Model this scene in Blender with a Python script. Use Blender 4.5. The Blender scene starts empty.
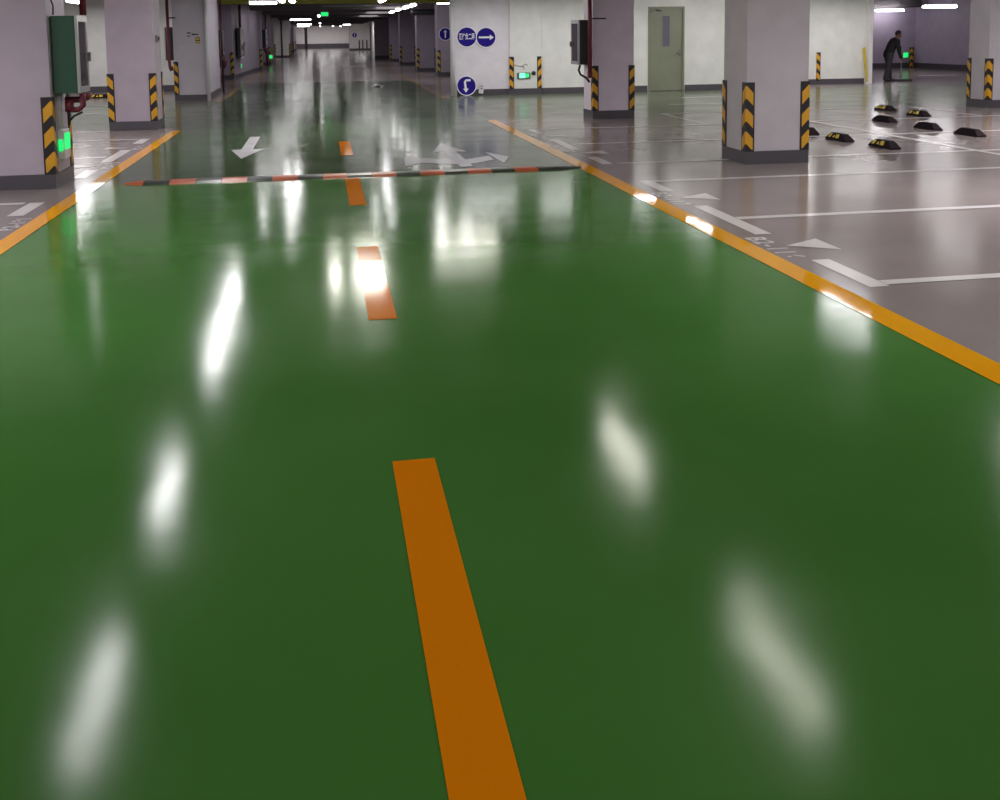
import bpy, bmesh, math, random
from mathutils import Vector, Matrix
random.seed(7)
S = bpy.context.scene
COL = S.collection
PI = math.pi

# ------------------------------------------------------------------ materials
def node_mat(name):
    m = bpy.data.materials.new(name); m.use_nodes = True
    nt = m.node_tree; b = nt.nodes['Principled BSDF']
    return m, nt, b

def paint(name, col, rough=0.5, var=0.06, scale=3.0, metal=0.0, spec=0.5, bump=0.0):
    m, nt, b = node_mat(name)
    tc = nt.nodes.new('ShaderNodeTexCoord')
    no = nt.nodes.new('ShaderNodeTexNoise'); no.inputs['Scale'].default_value = scale; no.inputs['Detail'].default_value = 4
    nt.links.new(tc.outputs['Object'], no.inputs['Vector'])
    r = nt.nodes.new('ShaderNodeValToRGB')
    r.color_ramp.elements[0].position = 0.3; r.color_ramp.elements[1].position = 0.7
    r.color_ramp.elements[0].color = [c * (1 - var) for c in col] + [1]
    r.color_ramp.elements[1].color = [min(1, c * (1 + var)) for c in col] + [1]
    nt.links.new(no.outputs['Fac'], r.inputs['Fac']); nt.links.new(r.outputs['Color'], b.inputs['Base Color'])
    b.inputs['Roughness'].default_value = rough; b.inputs['Metallic'].default_value = metal
    b.inputs['Specular IOR Level'].default_value = spec
    if bump:
        n2 = nt.nodes.new('ShaderNodeTexNoise'); n2.inputs['Scale'].default_value = 90
        nt.links.new(tc.outputs['Object'], n2.inputs['Vector'])
        bp = nt.nodes.new('ShaderNodeBump'); bp.inputs['Strength'].default_value = bump; bp.inputs['Distance'].default_value = 0.01
        nt.links.new(n2.outputs['Fac'], bp.inputs['Height']); nt.links.new(bp.outputs['Normal'], b.inputs['Normal'])
    return m

def epoxy(name, col, col2, rlo, rhi, und=0.0016, fine=0.0, spec=0.14, scale=0.5):
    m, nt, b = node_mat(name)
    tc = nt.nodes.new('ShaderNodeTexCoord')
    def noise(s, d=4, st=None):
        n = nt.nodes.new('ShaderNodeTexNoise'); n.inputs['Scale'].default_value = s; n.inputs['Detail'].default_value = d
        if st:
            mp = nt.nodes.new('ShaderNodeMapping'); mp.inputs['Scale'].default_value = st
            nt.links.new(tc.outputs['Object'], mp.inputs['Vector']); nt.links.new(mp.outputs['Vector'], n.inputs['Vector'])
        else:
            nt.links.new(tc.outputs['Object'], n.inputs['Vector'])
        return n
    n1 = noise(scale, 6)
    r = nt.nodes.new('ShaderNodeValToRGB'); r.color_ramp.elements[0].position = 0.35; r.color_ramp.elements[1].position = 0.68
    r.color_ramp.elements[0].color = list(col) + [1]; r.color_ramp.elements[1].color = list(col2) + [1]
    nt.links.new(n1.outputs['Fac'], r.inputs['Fac']); nt.links.new(r.outputs['Color'], b.inputs['Base Color'])
    n2 = noise(1.3, 5)
    mr = nt.nodes.new('ShaderNodeMapRange'); mr.inputs['From Min'].default_value = 0.3; mr.inputs['From Max'].default_value = 0.7
    mr.inputs['To Min'].default_value = rlo; mr.inputs['To Max'].default_value = rhi
    nt.links.new(n2.outputs['Fac'], mr.inputs['Value']); nt.links.new(mr.outputs['Result'], b.inputs['Roughness'])
    b.inputs['Specular IOR Level'].default_value = spec
    n3 = noise(1.0, 2, (0.6, 1.6, 1))
    n4 = noise(220, 2)
    b1 = nt.nodes.new('ShaderNodeBump'); b1.inputs['Strength'].default_value = 1.0; b1.inputs['Distance'].default_value = und
    b2 = nt.nodes.new('ShaderNodeBump'); b2.inputs['Strength'].default_value = 1.0; b2.inputs['Distance'].default_value = fine
    nt.links.new(n3.outputs['Fac'], b1.inputs['Height']); nt.links.new(n4.outputs['Fac'], b2.inputs['Height'])
    nt.links.new(b1.outputs['Normal'], b2.inputs['Normal']); nt.links.new(b2.outputs['Normal'], b.inputs['Normal'])
    return m

def emit(name, col, s):
    m, nt, b = node_mat(name)
    b.inputs['Base Color'].default_value = list(col) + [1]
    b.inputs['Emission Color'].default_value = list(col) + [1]; b.inputs['Emission Strength'].default_value = s
    return m

def guard_mat(name, yel, blk=(0.014, 0.011, 0.014)):
    # black rubber with yellow diagonal bars that peak at the corner; measured in the guard's own space
    m, nt, b = node_mat(name)
    tc = nt.nodes.new('ShaderNodeTexCoord'); sx = nt.nodes.new('ShaderNodeSeparateXYZ')
    nt.links.new(tc.outputs['Object'], sx.inputs['Vector'])
    def M(op, a, c=None):
        n = nt.nodes.new('ShaderNodeMath'); n.operation = op
        for i, v in ((0, a), (1, c)):
            if v is None: continue
            if isinstance(v, (int, float)): n.inputs[i].default_value = v
            else: nt.links.new(v, n.inputs[i])
        return n.outputs[0]
    u = M('ADD', M('ABSOLUTE', sx.outputs['X']), M('ABSOLUTE', sx.outputs['Y']))
    v = M('ADD', sx.outputs['Z'], M('MULTIPLY', u, 1.05))
    fr = M('FRACT', M('DIVIDE', v, 0.262))
    a = M('MULTIPLY', M('GREATER_THAN', fr, 0.40), M('LESS_THAN', fr, 0.96))
    a = M('MULTIPLY', a, M('LESS_THAN', u, 0.093))
    a = M('MULTIPLY', a, M('GREATER_THAN', u, 0.012))
    a = M('MULTIPLY', a, M('GREATER_THAN', sx.outputs['Z'], 0.02))
    mx = nt.nodes.new('ShaderNodeMix'); mx.data_type = 'RGBA'
    nt.links.new(a, mx.inputs['Factor']); mx.inputs['A'].default_value = list(blk) + [1]; mx.inputs['B'].default_value = list(yel) + [1]
    nt.links.new(mx.outputs['Result'], b.inputs['Base Color']); b.inputs['Roughness'].default_value = 0.55
    return m

M = {}
M['green'] = epoxy('green_epoxy', (0.058, 0.196, 0.031), (0.078, 0.240, 0.046), 0.10, 0.16, und=0.0022, fine=0.00010)
M['green2'] = epoxy('green_epoxy_reflection_grey', (0.055, 0.098, 0.045), (0.075, 0.125, 0.062), 0.10, 0.17, und=0.0024)  # grey of grazing reflections put into the green beyond the bump
M['lane2'] = epoxy('green_epoxy_wall_reflection', (0.12, 0.145, 0.095), (0.15, 0.175, 0.12), 0.15, 0.21, und=0.0022)  # cross lane: white wall's reflection put into the green as paler grey
M['concrete'] = epoxy('polished_concrete', (0.235, 0.198, 0.192), (0.315, 0.265, 0.258), 0.14, 0.20, und=0.002)
M['yline'] = epoxy('yellow_line_paint', (0.88, 0.37, 0.004), (0.95, 0.44, 0.006), 0.03, 0.06, und=0.0014)
M['yfaint'] = epoxy('yellow_line_faint', (0.36, 0.24, 0.11), (0.46, 0.30, 0.13), 0.12, 0.18)  # less saturated yellow for the far edge lines
M['dash'] = epoxy('orange_dash_paint', (0.88, 0.25, 0.001), (0.94, 0.28, 0.002), 0.05, 0.09, und=0.0014)
M['wline'] = epoxy('white_line_paint', (0.66, 0.62, 0.62), (0.82, 0.78, 0.77), 0.12, 0.2)
M['arrow'] = epoxy('arrow_paint', (0.56, 0.55, 0.58), (0.68, 0.67, 0.70), 0.15, 0.25)
M['col_l'] = paint('column_paint_mauve', (0.47, 0.40, 0.48), 0.6)
M['col_r'] = paint('column_paint_grey', (0.56, 0.52, 0.56), 0.6)
M['wall_w'] = paint('wall_paint_white', (0.80, 0.80, 0.765), 0.55)
M['wall_s'] = paint('wall_paint_sign', (0.82, 0.78, 0.84), 0.55)
M['wall_p'] = paint('wall_paint_purple', (0.36, 0.31, 0.39), 0.55)
M['wall_room'] = paint('wall_paint_room', (0.48, 0.41, 0.53), 0.55)
M['col_c'] = paint('column_paint_mauve_lit', (0.76, 0.66, 0.77), 0.6)  # mauve lightened in place of light missing on the column front
M['wall_l'] = paint('wall_paint_left', (0.52, 0.47, 0.54), 0.55)
M['wall_far'] = paint('wall_paint_far', (0.75, 0.73, 0.71), 0.55)
M['plinth'] = paint('plinth_paint', (0.085, 0.075, 0.09), 0.45)
M['ceil'] = paint('ceiling_concrete', (0.11, 0.10, 0.105), 0.85)
M['beam'] = paint('beam_concrete', (0.15, 0.135, 0.14), 0.8)
M['olive'] = paint('beam_olive_bounce', (0.30, 0.28, 0.045), 0.8)  # greenish light bounced off the floor, put into the beam colour
M['guard'] = guard_mat('guard_stripes', (0.72, 0.36, 0.012))
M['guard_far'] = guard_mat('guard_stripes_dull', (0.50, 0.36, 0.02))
M['boxgreen'] = paint('cabinet_green', (0.022, 0.085, 0.052), 0.4)
M['boxdark'] = paint('cabinet_dark', (0.03, 0.032, 0.034), 0.45)
M['alu'] = paint('aluminium_frame', (0.50, 0.50, 0.52), 0.35, metal=0.5)
M['glass'] = paint('cabinet_glass', (0.10, 0.08, 0.10), 0.08)
M['red'] = paint('red_pipe_paint', (0.16, 0.018, 0.035), 0.4)
M['darkred'] = paint('dull_red_paint', (0.085, 0.02, 0.035), 0.45)
M['black'] = paint('black_rubber', (0.014, 0.011, 0.013), 0.6)
M['rubber'] = paint('stop_rubber', (0.020, 0.012, 0.015), 0.85, spec=0.15)
M['yelmark'] = paint('reflective_yellow', (0.78, 0.55, 0.01), 0.4)
M['bumpor'] = paint('bump_orange', (0.60, 0.12, 0.045), 0.35)
M['bumpbk'] = paint('bump_black', (0.045, 0.052, 0.042), 0.30)
M['white'] = paint('white_paint', (0.75, 0.74, 0.76), 0.45)
M['blue'] = paint('sign_blue', (0.016, 0.004, 0.24), 0.6, spec=0.2)
M['signwhite'] = paint('sign_white', (0.93, 0.90, 0.97), 0.5)
M['door'] = paint('door_paint', (0.245, 0.26, 0.185), 0.45)
M['doorglass'] = paint('door_glass', (0.17, 0.16, 0.21), 0.12)
M['steel'] = paint('handle_steel', (0.25, 0.25, 0.24), 0.35, metal=0.7)
M['exitgreen'] = emit('exit_green', (0.01, 0.80, 0.16), 1.1)
M['exitwhite'] = emit('exit_pale', (0.22, 0.95, 0.60), 1.1)
M['tube'] = emit('lamp_diffuser', (1.0, 0.97, 0.98), 27.0)
M['tubew'] = emit('lamp_diffuser_warm', (1.0, 0.97, 0.86), 25.0)
M['tubeb'] = emit('lamp_diffuser_fill', (1.0, 0.97, 0.95), 42.0)  # for lamps added to brighten the sign wall
M['tubed'] = emit('lamp_diffuser_dim', (1.0, 0.97, 0.97), 9.0)
M['housing'] = paint('lamp_housing', (0.55, 0.55, 0.55), 0.4)
M['yellow'] = paint('yellow_board', (0.62, 0.46, 0.03), 0.5)
M['jacket'] = paint('jacket_cloth', (0.018, 0.016, 0.02), 0.85, scale=20, var=0.3)
M['trousers'] = paint('trouser_cloth', (0.05, 0.047, 0.055), 0.85, scale=20, var=0.2)
M['skin'] = paint('skin', (0.30, 0.17, 0.13), 0.55)
M['hair'] = paint('hair', (0.008, 0.007, 0.008), 0.6)
M['glove'] = paint('red_glove', (0.25, 0.05, 0.07), 0.7)
M['paper'] = paint('paper', (0.72, 0.70, 0.74), 0.6)
M['darkink'] = paint('dark_ink', (0.03, 0.03, 0.04), 0.6)

# ------------------------------------------------------------------ mesh builder
class MB:
    def __init__(s): s.bm = bmesh.new()
    def box(s, x0, x1, y0, y1, z0, z1, mi=0):
        v = [s.bm.verts.new((x, y, z)) for z in (z0, z1) for (x, y) in ((x0, y0), (x1, y0), (x1, y1), (x0, y1))]
        for f in ((3, 2, 1, 0), (4, 5, 6, 7), (0, 1, 5, 4), (1, 2, 6, 5), (2, 3, 7, 6), (3, 0, 4, 7)):
            s.bm.faces.new([v[i] for i in f]).material_index = mi
        return s
    def prism(s, pts, z0, z1, mi=0):
        a = sum(pts[i][0] * pts[(i + 1) % len(pts)][1] - pts[(i + 1) % len(pts)][0] * pts[i][1] for i in range(len(pts)))
        if a < 0: pts = pts[::-1]
        lo = [s.bm.verts.new((p[0], p[1], z0)) for p in pts]; hi = [s.bm.verts.new((p[0], p[1], z1)) for p in pts]
        n = len(pts)
        s.bm.faces.new(lo[::-1]).material_index = mi; s.bm.faces.new(hi).material_index = mi
        for i in range(n):
            s.bm.faces.new((lo[i], lo[(i + 1) % n], hi[(i + 1) % n], hi[i])).material_index = mi
        return s
    def flat(s, pts, z, mi=0):
        a = sum(pts[i][0] * pts[(i + 1) % len(pts)][1] - pts[(i + 1) % len(pts)][0] * pts[i][1] for i in range(len(pts)))
        if a < 0: pts = pts[::-1]
        s.bm.faces.new([s.bm.verts.new((p[0], p[1], z)) for p in pts]).material_index = mi
        return s
    def tube(s, pts, r, seg=12):
        pts = [Vector(p) for p in pts]; rings = []
        up0 = None
        for i, p in enumerate(pts):
            d = (pts[min(i + 1, len(pts) - 1)] - pts[max(i - 1, 0)]).normalized()
            a = d.orthogonal().normalized() if up0 is None else (up0 - d * up0.dot(d)).normalized()
            up0 = a; b = d.cross(a)
            rr = r[i] if isinstance(r, (list, tuple)) else r
            rings.append([s.bm.verts.new(p + (a * math.cos(2 * PI * k / seg) + b * math.sin(2 * PI * k / seg)) * rr) for k in range(seg)])
        for A, B in zip(rings, rings[1:]):
            for k in range(seg):
                f = s.bm.faces.new((A[k], A[(k + 1) % seg], B[(k + 1) % seg], B[k])); f.smooth = True
        s.bm.faces.new(rings[0][::-1]); s.bm.faces.new(rings[-1])
        return s
    def disc(s, c, r, t, axis='y', seg=40, r0=0.0):
        # short cylinder whose axis is y: front face toward -y
        ring = lambda y, rr: [s.bm.verts.new((c[0] + rr * math.cos(2 * PI * k / seg), y, c[2] + rr * math.sin(2 * PI * k / seg))) for k in range(seg)]
        A, B = ring(c[1], r), ring(c[1] + t, r)
        if r0 == 0:
            s.bm.faces.new(A); s.bm.faces.new(B[::-1])
        else:
            C, D = ring(c[1], r0), ring(c[1] + t, r0)
            for k in range(seg):
                j = (k + 1) % seg
                s.bm.faces.new((A[k], A[j], C[j], C[k])); s.bm.faces.new((B[j], B[k], D[k], D[j])); s.bm.faces.new((C[k], C[j], D[j], D[k]))
        for k in range(seg):
            j = (k + 1) % seg; s.bm.faces.new((A[j], A[k], B[k], B[j]))
        return s
    def ball(s, c, r, sc=(1, 1, 1), seg=16):
        m = Matrix.Translation(c) @ Matrix.Diagonal((r * sc[0], r * sc[1], r * sc[2], 1))
        res = bmesh.ops.create_uvsphere(s.bm, u_segments=seg, v_segments=max(8, seg // 2), radius=1, matrix=m)
        for v in res['verts']:
            for f in v.link_faces: f.smooth = True
        return s
    def build(s, name, mats, parent=None, loc=None, rot=None, bevel=0.0):
        bmesh.ops.recalc_face_normals(s.bm, faces=s.bm.faces[:])
        if bevel:
            bmesh.ops.bevel(s.bm, geom=[e for e in s.bm.edges if len(e.link_faces) == 2 and e.calc_face_angle(0) > 0.6], offset=bevel, segments=2, affect='EDGES', profile=0.6)
        me = bpy.data.meshes.new(name); s.bm.to_mesh(me); s.bm.free()
        for m in (mats if isinstance(mats, (list, tuple)) else [mats]): me.materials.append(m)
        o = bpy.data.objects.new(name, me); COL.objects.link(o)
        if parent: o.parent = parent
        if loc: o.location = loc
        if rot: o.rotation_euler = rot
        return o

def tag(o, label=None, cat=None, group=None, kind=None):
    if label: o['label'] = label
    if cat: o['category'] = cat
    if group: o['group'] = group
    if kind: o['kind'] = kind
    return o
def thing(name, label, cat, loc, rz=0.0, group=None):
    o = bpy.data.objects.new(name, None); o.empty_display_size = 0.1; COL.objects.link(o)
    o.location = loc; o.rotation_euler = (0, 0, rz)
    return tag(o, label, cat, group)
def struct(o, label=None):
    return tag(o, label, None, None, 'structure')
def dup(o, parent=None):
    c = o.copy(); COL.objects.link(c)
    if parent: c.parent = parent
    for ch in list(o.children): dup(ch, c)
    return c

# ------------------------------------------------------------------ setting: floor
XL, XR, Y0, YE = -26.0, 34.0, -7.0, 118.0
mb = MB()
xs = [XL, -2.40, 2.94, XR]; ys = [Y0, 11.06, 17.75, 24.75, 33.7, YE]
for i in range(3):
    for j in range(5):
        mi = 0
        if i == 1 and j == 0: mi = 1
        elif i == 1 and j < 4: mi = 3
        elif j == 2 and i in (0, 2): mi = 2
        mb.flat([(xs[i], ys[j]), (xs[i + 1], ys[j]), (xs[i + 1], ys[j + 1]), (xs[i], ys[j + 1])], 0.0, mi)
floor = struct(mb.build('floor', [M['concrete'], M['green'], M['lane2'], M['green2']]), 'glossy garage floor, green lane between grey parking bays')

def mark(name, pts, mat, label=None, z=0.003):
    polys = pts if isinstance(pts[0][0], (tuple, list)) else [pts]
    mb = MB()
    for p in polys: mb.flat(p, z)
    o = mb.build(name, mat, floor)
    if label: o['label'] = label
    return o
def rect(x0, x1, y0, y1): return [(x0, y0), (x1, y0), (x1, y1), (x0, y1)]

# lane edge lines and centre dashes
mark('lane_edge_line', rect(2.86, 3.04, -3, 17.6), M['yline'], 'long yellow edge line on the right of the green lane')
mark('lane_edge_line', rect(-2.48, -2.32, -3, 17.15), M['yline'], 'yellow edge line on the left of the green lane')
mark('lane_edge_line', rect(2.84, 2.98, 23.7, 46), M['yfaint'], 'faint yellow edge line beyond the sign wall')
mark('lane_edge_line', rect(-2.52, -2.38, 24.4, 46), M['yfaint'], 'faint yellow edge line past the left pier')
for a, b, l in ((1.15, 3.52, 'nearest orange centre dash'), (5.36, 7.27, 'second orange centre dash from the camera'),
                (9.09, 10.86, 'orange centre dash touching the speed bump'), (12.95, 14.69, 'orange centre dash beyond the speed bump')):
    mark('lane_dash', rect(0.21, 0.365, a, b), M['dash'], l)
# arrows
mark('direction_arrow', [rect(-1.12, -0.965, 14.0, 15.75), [(-1.26, 14.02), (-0.82, 14.02), (-1.04, 12.95)]], M['arrow'], 'white arrow pointing towards the camera on the left')
mark('direction_arrow', [[(1.56, 11.46), (1.71, 11.48), (1.70, 12.95), (1.55, 12.95)], [(1.39, 12.95), (1.84, 12.95), (1.62, 14.0)],
     [(1.71, 11.70), (2.05, 12.02), (2.05, 12.42), (1.70, 12.12)], [(2.11, 11.66), (2.28, 12.25), (2.06, 12.86)],
     [(1.555, 11.70), (1.555, 12.12), (1.16, 12.38), (1.16, 11.92)], [(0.94, 11.70), (1.16, 11.92), (1.16, 12.38), (1.12, 12.86), (0.97, 12.4)],
     ], M['arrow'], 'white three-headed arrow beyond the speed bump')
mark('direction_arrow', [rect(1.55, 1.70, 29.0, 31.5), [(1.42, 30.4), (1.86, 30.4), (1.62, 29.0)]], M['arrow'], 'small distant white arrow on the lane', z=0.004)
mark('direction_arrow', [rect(0.9, 1.8, 48.2, 49.6)], M['arrow'], 'faint far white mark across the lane')

# bay lines, right side
W = M['wline']
def hline(y, x0, x1, w=0.10, lab=None): mark('bay_line', rect(x0, x1, y - w / 2, y + w / 2), W, lab)
def vline(x, y0, y1, w=0.10, lab=None): mark('bay_line', rect(x - w / 2, x + w / 2, y0, y1), W, lab)
hline(5.50, 3.34, 8.05); hline(7.69, 3.34, 8.05); hline(9.82, 3.34, 8.05)
hline(11.28, 3.40, 8.05); hline(13.40, 3.40, 8.05); hline(15.60, 3.40, 8.05); hline(17.92, 6.2, 11.25)
hline(11.28, 8.16, 14.5); hline(13.42, 8.16, 14.5); hline(15.68, 8.16, 14.5)
hline(9.82, 8.16, 13.5); hline(7.69, 8.16, 13.5); hline(5.5, 8.16, 13.5)
vline(8.105, 4.4, 15.75); vline(6.25, 15.68, 17.86); vline(11.38, 15.75, 17.98)
hline(20.1, 7.2, 10.6, 0.14); hline(22.1, 8.2, 10.6, 0.16); hline(29.6, 19.0, 20.4, 0.14)
for n, (a, b) in enumerate(((5.41, 6.15), (7.03, 8.33), (9.17, 9.88), (11.24, 11.95), (12.75, 14.05), (14.92, 15.66))):
    mark('bay_front_mark', rect(3.205, 3.335, a, b), W)
def digits(text, x, y, rz, h, lab):
    cu = bpy.data.curves.new('bay_number', 'FONT'); cu.body = text; cu.size = h * 1.4; cu.align_x = 'CENTER'; cu.align_y = 'CENTER'; cu.space_character = 1.2; cu.offset = 0.006
    o = bpy.data.objects.new('tmp_text', cu); COL.objects.link(o)
    me = bpy.data.meshes.new_from_object(o.evaluated_get(bpy.context.evaluated_depsgraph_get()))
    bpy.data.objects.remove(o)
    me.materials.clear(); me.materials.append(W)
    o = bpy.data.objects.new('bay_number', me); COL.objects.link(o); o.parent = floor
    o.location = (x, y, 0.004); o.rotation_euler = (0, 0, rz)
    return o
for k, y in enumerate((6.58, 8.75, 12.36, 14.5)):
    mark('bay_arrowhead', [(3.25, y + 0.03), (3.57, y + 0.21), (3.57, y - 0.17)], W)
    digits('B2-%d' % (116 + k), 3.135, y, -PI / 2, 0.15, '')
# left side
hline(9.97, -8, -2.8); hline(13.62, -8, -2.8); hline(15.88, -8, -2.8); hline(7.8, -8, -2.8)
for (a, b) in ((9.27, 9.98), (7.1, 8.4), (11.63, 12.33), (13.03, 14.40), (15.22, 15.9)):
    mark('bay_front_mark', rect(-2.76, -2.62, a, b), W)
for k, y in enumerate((8.85, 12.7, 14.68)):
    mark('bay_arrowhead', [(-2.68, y), (-3.02, y - 0.14), (-3.02, y + 0.14)], W)
    digits('B2-%d' % (131 + k), -2.56, y, PI / 2, 0.12, '')
hline(24.0, -8, -3.7, 0.12)
hline(21.6, -8, -3.7, 0.12)

# ------------------------------------------------------------------ ceiling, beams, walls
struct(MB().box(XL, XR, Y0, YE, 2.95, 3.15).build('ceiling', M['ceil']))
tn = 0
for (y0, y1, x0, x1, z, m) in [(10.95, 11.6, XL, XR, 2.48, 'beam'), (17.2, 17.9, XL, XR, 2.48, 'beam'), (30.8, 31.2, -3.2, 4.9, 2.49, 'olive')] + \
        [(y, y + 0.4, -2.6, 3.8, 2.5, 'beam') for y in (38.8, 47, 55.5, 64, 73, 82, 91, 100, 109)]:
    tn += 1
    struct(MB().box(x0, x1, y0, y1, z, 2.95).build('trim_%d' % tn, M[m]), 'concrete ceiling beam across the lane')

def wall(name, x0, x1, y0, y1, mat, z1=2.95, z0=0.0, base=None):
    return struct(MB().box(x0, x1, y0, y1, z0, z1).build(name, M[mat]))
def base(name, x0, x1, y0, y1, z=0.15):
    return struct(MB().box(x0, x1, y0, y1, 0, z).build(name, M['plinth']))
# sign wall with the grey door (hole left for the door)
DX0, DX1, DZ = 8.27, 9.25, 2.17
w = MB(); w.box(3.17, 5.0, 24.72, 24.95, 0, 2.95); struct(w.build('wall_back', M['wall_s']), 'pale wall section carrying the round blue signs')
w = MB(); w.box(5.0, DX0, 24.75, 24.95, 0, 2.95); w.box(DX1, 11.8, 24.75, 24.95, 0, 2.95); w.box(DX0, DX1, 24.75, 24.95, DZ, 2.95)
struct(w.build('wall_back_door', M['wall_w']), 'white wall around the grey green door')
wall('wall_back_right', 11.8, 15.12, 26.1, 26.3, 'wall_w'); wall('wall_back_return', 11.8, 12.0, 24.95, 26.1, 'wall_w')
wall('wall_end_pillar', 15.12, 15.24, 25.9, 26.4, 'wall_far')
base('baseboard_back_left', 3.3, 4.62, 24.70, 24.72); base('baseboard_back', 5.46, DX0 - 0.02, 24.73, 24.75); base('baseboard_back_mid', DX1 + 0.02, 11.8, 24.73, 24.75)
base('baseboard_back_right', 12.02, 15.1, 26.08, 26.1)
# room at the right
wall('wall_room_back', 15.3, 22.8, 35.7, 35.9, 'wall_room'); base('baseboard_room_back', 15.3, 22.78, 35.68, 35.7, 0.2)
wall('wall_room_right', 22.8, 23.0, 24.0, 35.9, 'wall_room'); base('baseboard_room_right', 22.78, 22.8, 24.0, 35.66, 0.2)
wall('wall_room_left', 15.05, 15.24, 26.42, 35.9, 'wall_room')
struct(MB().box(15.3, 22.75, 35.3, 35.65, 2.34, 2.95).build('trim_20', M['beam']))
# white wall beyond the left bays
wall('wall_left_white', -14.0, -3.52, 30.0, 30.2, 'wall_w'); base('baseboard_left_white', -14, -3.55, 29.97, 30.0, 0.17)
# left pier and left wall
wall('wall_left_pier', -3.5, -2.75, 25.1, 28.3, 'wall_l', z0=0.15); base('baseboard_left_pier', -3.51, -2.74, 25.09, 28.31)
wall('wall_left_recess', -3.75, -3.55, 30.25, 36.85, 'wall_p')
w = MB().prism([(-3.95, 36.9), (-3.12, 36.9), (-2.74, 46.0), (-3.95, 46.0)], 0.16, 2.95); struct(w.build('wall_left_far', M['wall_p']))
w = MB().prism([(-3.96, 36.88), (-3.11, 36.88), (-2.73, 46.01), (-3.96, 46.01)], 0, 0.16); struct(w.build('baseboard_left_far', M['plinth']))
wall('wall_left_end', -4.2, -3.42, 46.05, 118, 'wall_l')
# right far wall behind the right columns
wall('wall_right_far', 4.75, 5.0, 36.95, 64.4, 'wall_p')
wall('wall_right_screen', 3.35, 4.72, 64.4, 64.8, 'wall_p'); base('baseboard_right_screen', 3.33, 4.74, 64.37, 64.4, 0.2)
wall('wall_right_end', 4.8, 5.0, 64.82, 117.9, 'wall_far')
wall('wall_side_passage', 9.0, 9.2, 25.0, 36.9, 'wall_p')
wall('wall_far', -4.2, 5.2, 118.0, 118.2, 'wall_far'); base('baseboard_far', -3.4, 4.7, 117.9, 118.0, 0.55)
wall('wall_far_block', 2.72, 4.7, 99.0, 101.0, 'wall_far', z0=0.2); base('baseboard_far_block', 2.70, 4.72, 98.98, 101.0, 0.2)
wall('wall_behind_left', XL, XL + 0.2, Y0, 60, 'wall_w'); wall('wall_behind_right', XR - 0.2, XR, Y0, 60, 'wall_w')
wall('wall_behind', XL + 0.2, XR - 0.2, Y0, Y0 + 0.2, 'wall_w')

# door
d = MB().box(DX0 + 0.05, DX1 - 0.05, 24.77, 24.82, 0.01, DZ - 0.05).build('door_1', M['door']); struct(d, 'grey green steel door with a narrow window')
w = MB(); w.box(DX0, DX0 + 0.05, 24.73, 24.86, 0, DZ); w.box(DX1 - 0.05, DX1, 24.73, 24.86, 0, DZ); w.box(DX0 + 0.05, DX1 - 0.05, 24.73, 24.86, DZ - 0.05, DZ)
w.build('door_frame', M['door'], d)
MB().box(8.67, 8.855, 24.76, 24.77, 1.15, 1.93).build('door_window', M['doorglass'], d)
w = MB(); w.box(8.65, 8.67, 24.757, 24.77, 1.13, 1.95); w.box(8.855, 8.875, 24.757, 24.77, 1.13, 1.95); w.box(8.67, 8.855, 24.757, 24.77, 1.13, 1.15); w.box(8.67, 8.855, 24.757, 24.77, 1.93, 1.95)
w.build('window_trim', M['door'], d)
w = MB(); w.box(9.10, 9.17, 24.755, 24.77, 0.90, 1.06); w.tube([(9.14, 24.765, 0.98), (9.14, 24.71, 0.98), (9.02, 24.70, 0.98)], 0.011); w.build('door_handle', M['steel'], d)
w = MB(); w.box(8.36, 8.58, 24.72, 24.77, 2.03, 2.09); w.tube([(8.47, 24.72, 2.06), (8.62, 24.64, 2.07), (8.45, 24.70, 2.10)], 0.012, 8); w.build('door_closer', M['steel'], d)

# ------------------------------------------------------------------ corner guards, columns
def guard_mesh(mb, sx, sy, h=0.8, w=0.098, t=0.012):
    # origin at the corner; legs run along sx*X and sy*Y, outside faces at -sx, -sy
    def bx(xa, xb, ya, yb): mb.box(min(xa, xb), max(xa, xb), min(ya, yb), max(ya, yb), 0, h)
    bx(-sx * t, sx * w, -sy * t, 0)
    bx(-sx * t, 0, 0, sy * w)
    return mb
def guard(cx, cy, sx, sy, parent=None, z=0.15, mat='guard', label=None):
    o = guard_mesh(MB(), sx, sy).build('corner_guard', M[mat])
    if parent:
        o.parent = parent; o.location = (cx - parent.location.x, cy - parent.location.y, z)
    else:
        o.location = (cx, cy, z); tag(o, label, 'corner guard')
    return o
def column(x0, x1, y0, y1, label, mat, guards='', top=2.95, gm='guard'):
    c = thing('concrete_column', label, 'column', ((x0 + x1) / 2, (y0 + y1) / 2, 0))
    hx, hy = (x1 - x0) / 2, (y1 - y0) / 2
    MB().box(-hx, hx, -hy, hy, 0.15, top).build('shaft', M[mat], c, bevel=0.006)
    MB().box(-hx - 0.01, hx + 0.01, -hy - 0.01, hy + 0.01, 0, 0.15).build('plinth', M['plinth'], c)
    G = {'a': (x0, y0, 1, 1), 'b': (x1, y0, -1, 1), 'c': (x1, y1, -1, -1), 'd': (x0, y1, 1, -1)}
    for g in guards: guard(*G[g], parent=c, mat=gm)
    return c
column(-3.5, -2.75, 10.9, 11.65, 'mauve column cut by the left edge, with the green cabinet on its side', 'col_l', 'bc', 2.48)
column(-3.5, -2.75, 17.45, 18.2, 'mauve square column on the left between the green cabinet and the white pier', 'col_l', 'abc', 2.95)
column(4.72, 5.47, 17.15, 17.78, 'mauve column with a red pipe and dark cabinet on its left face', 'col_c', 'abc', 2.48)
column(4.79, 5.555, 10.8, 11.46, 'large pale column nearest on the right, three striped guards showing', 'col_r', 'abcd', 2.48)
column(12.57, 13.32, 17.25, 17.86, 'pale column at the right edge of the photo', 'col_r', 'abd', 2.48)
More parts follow.
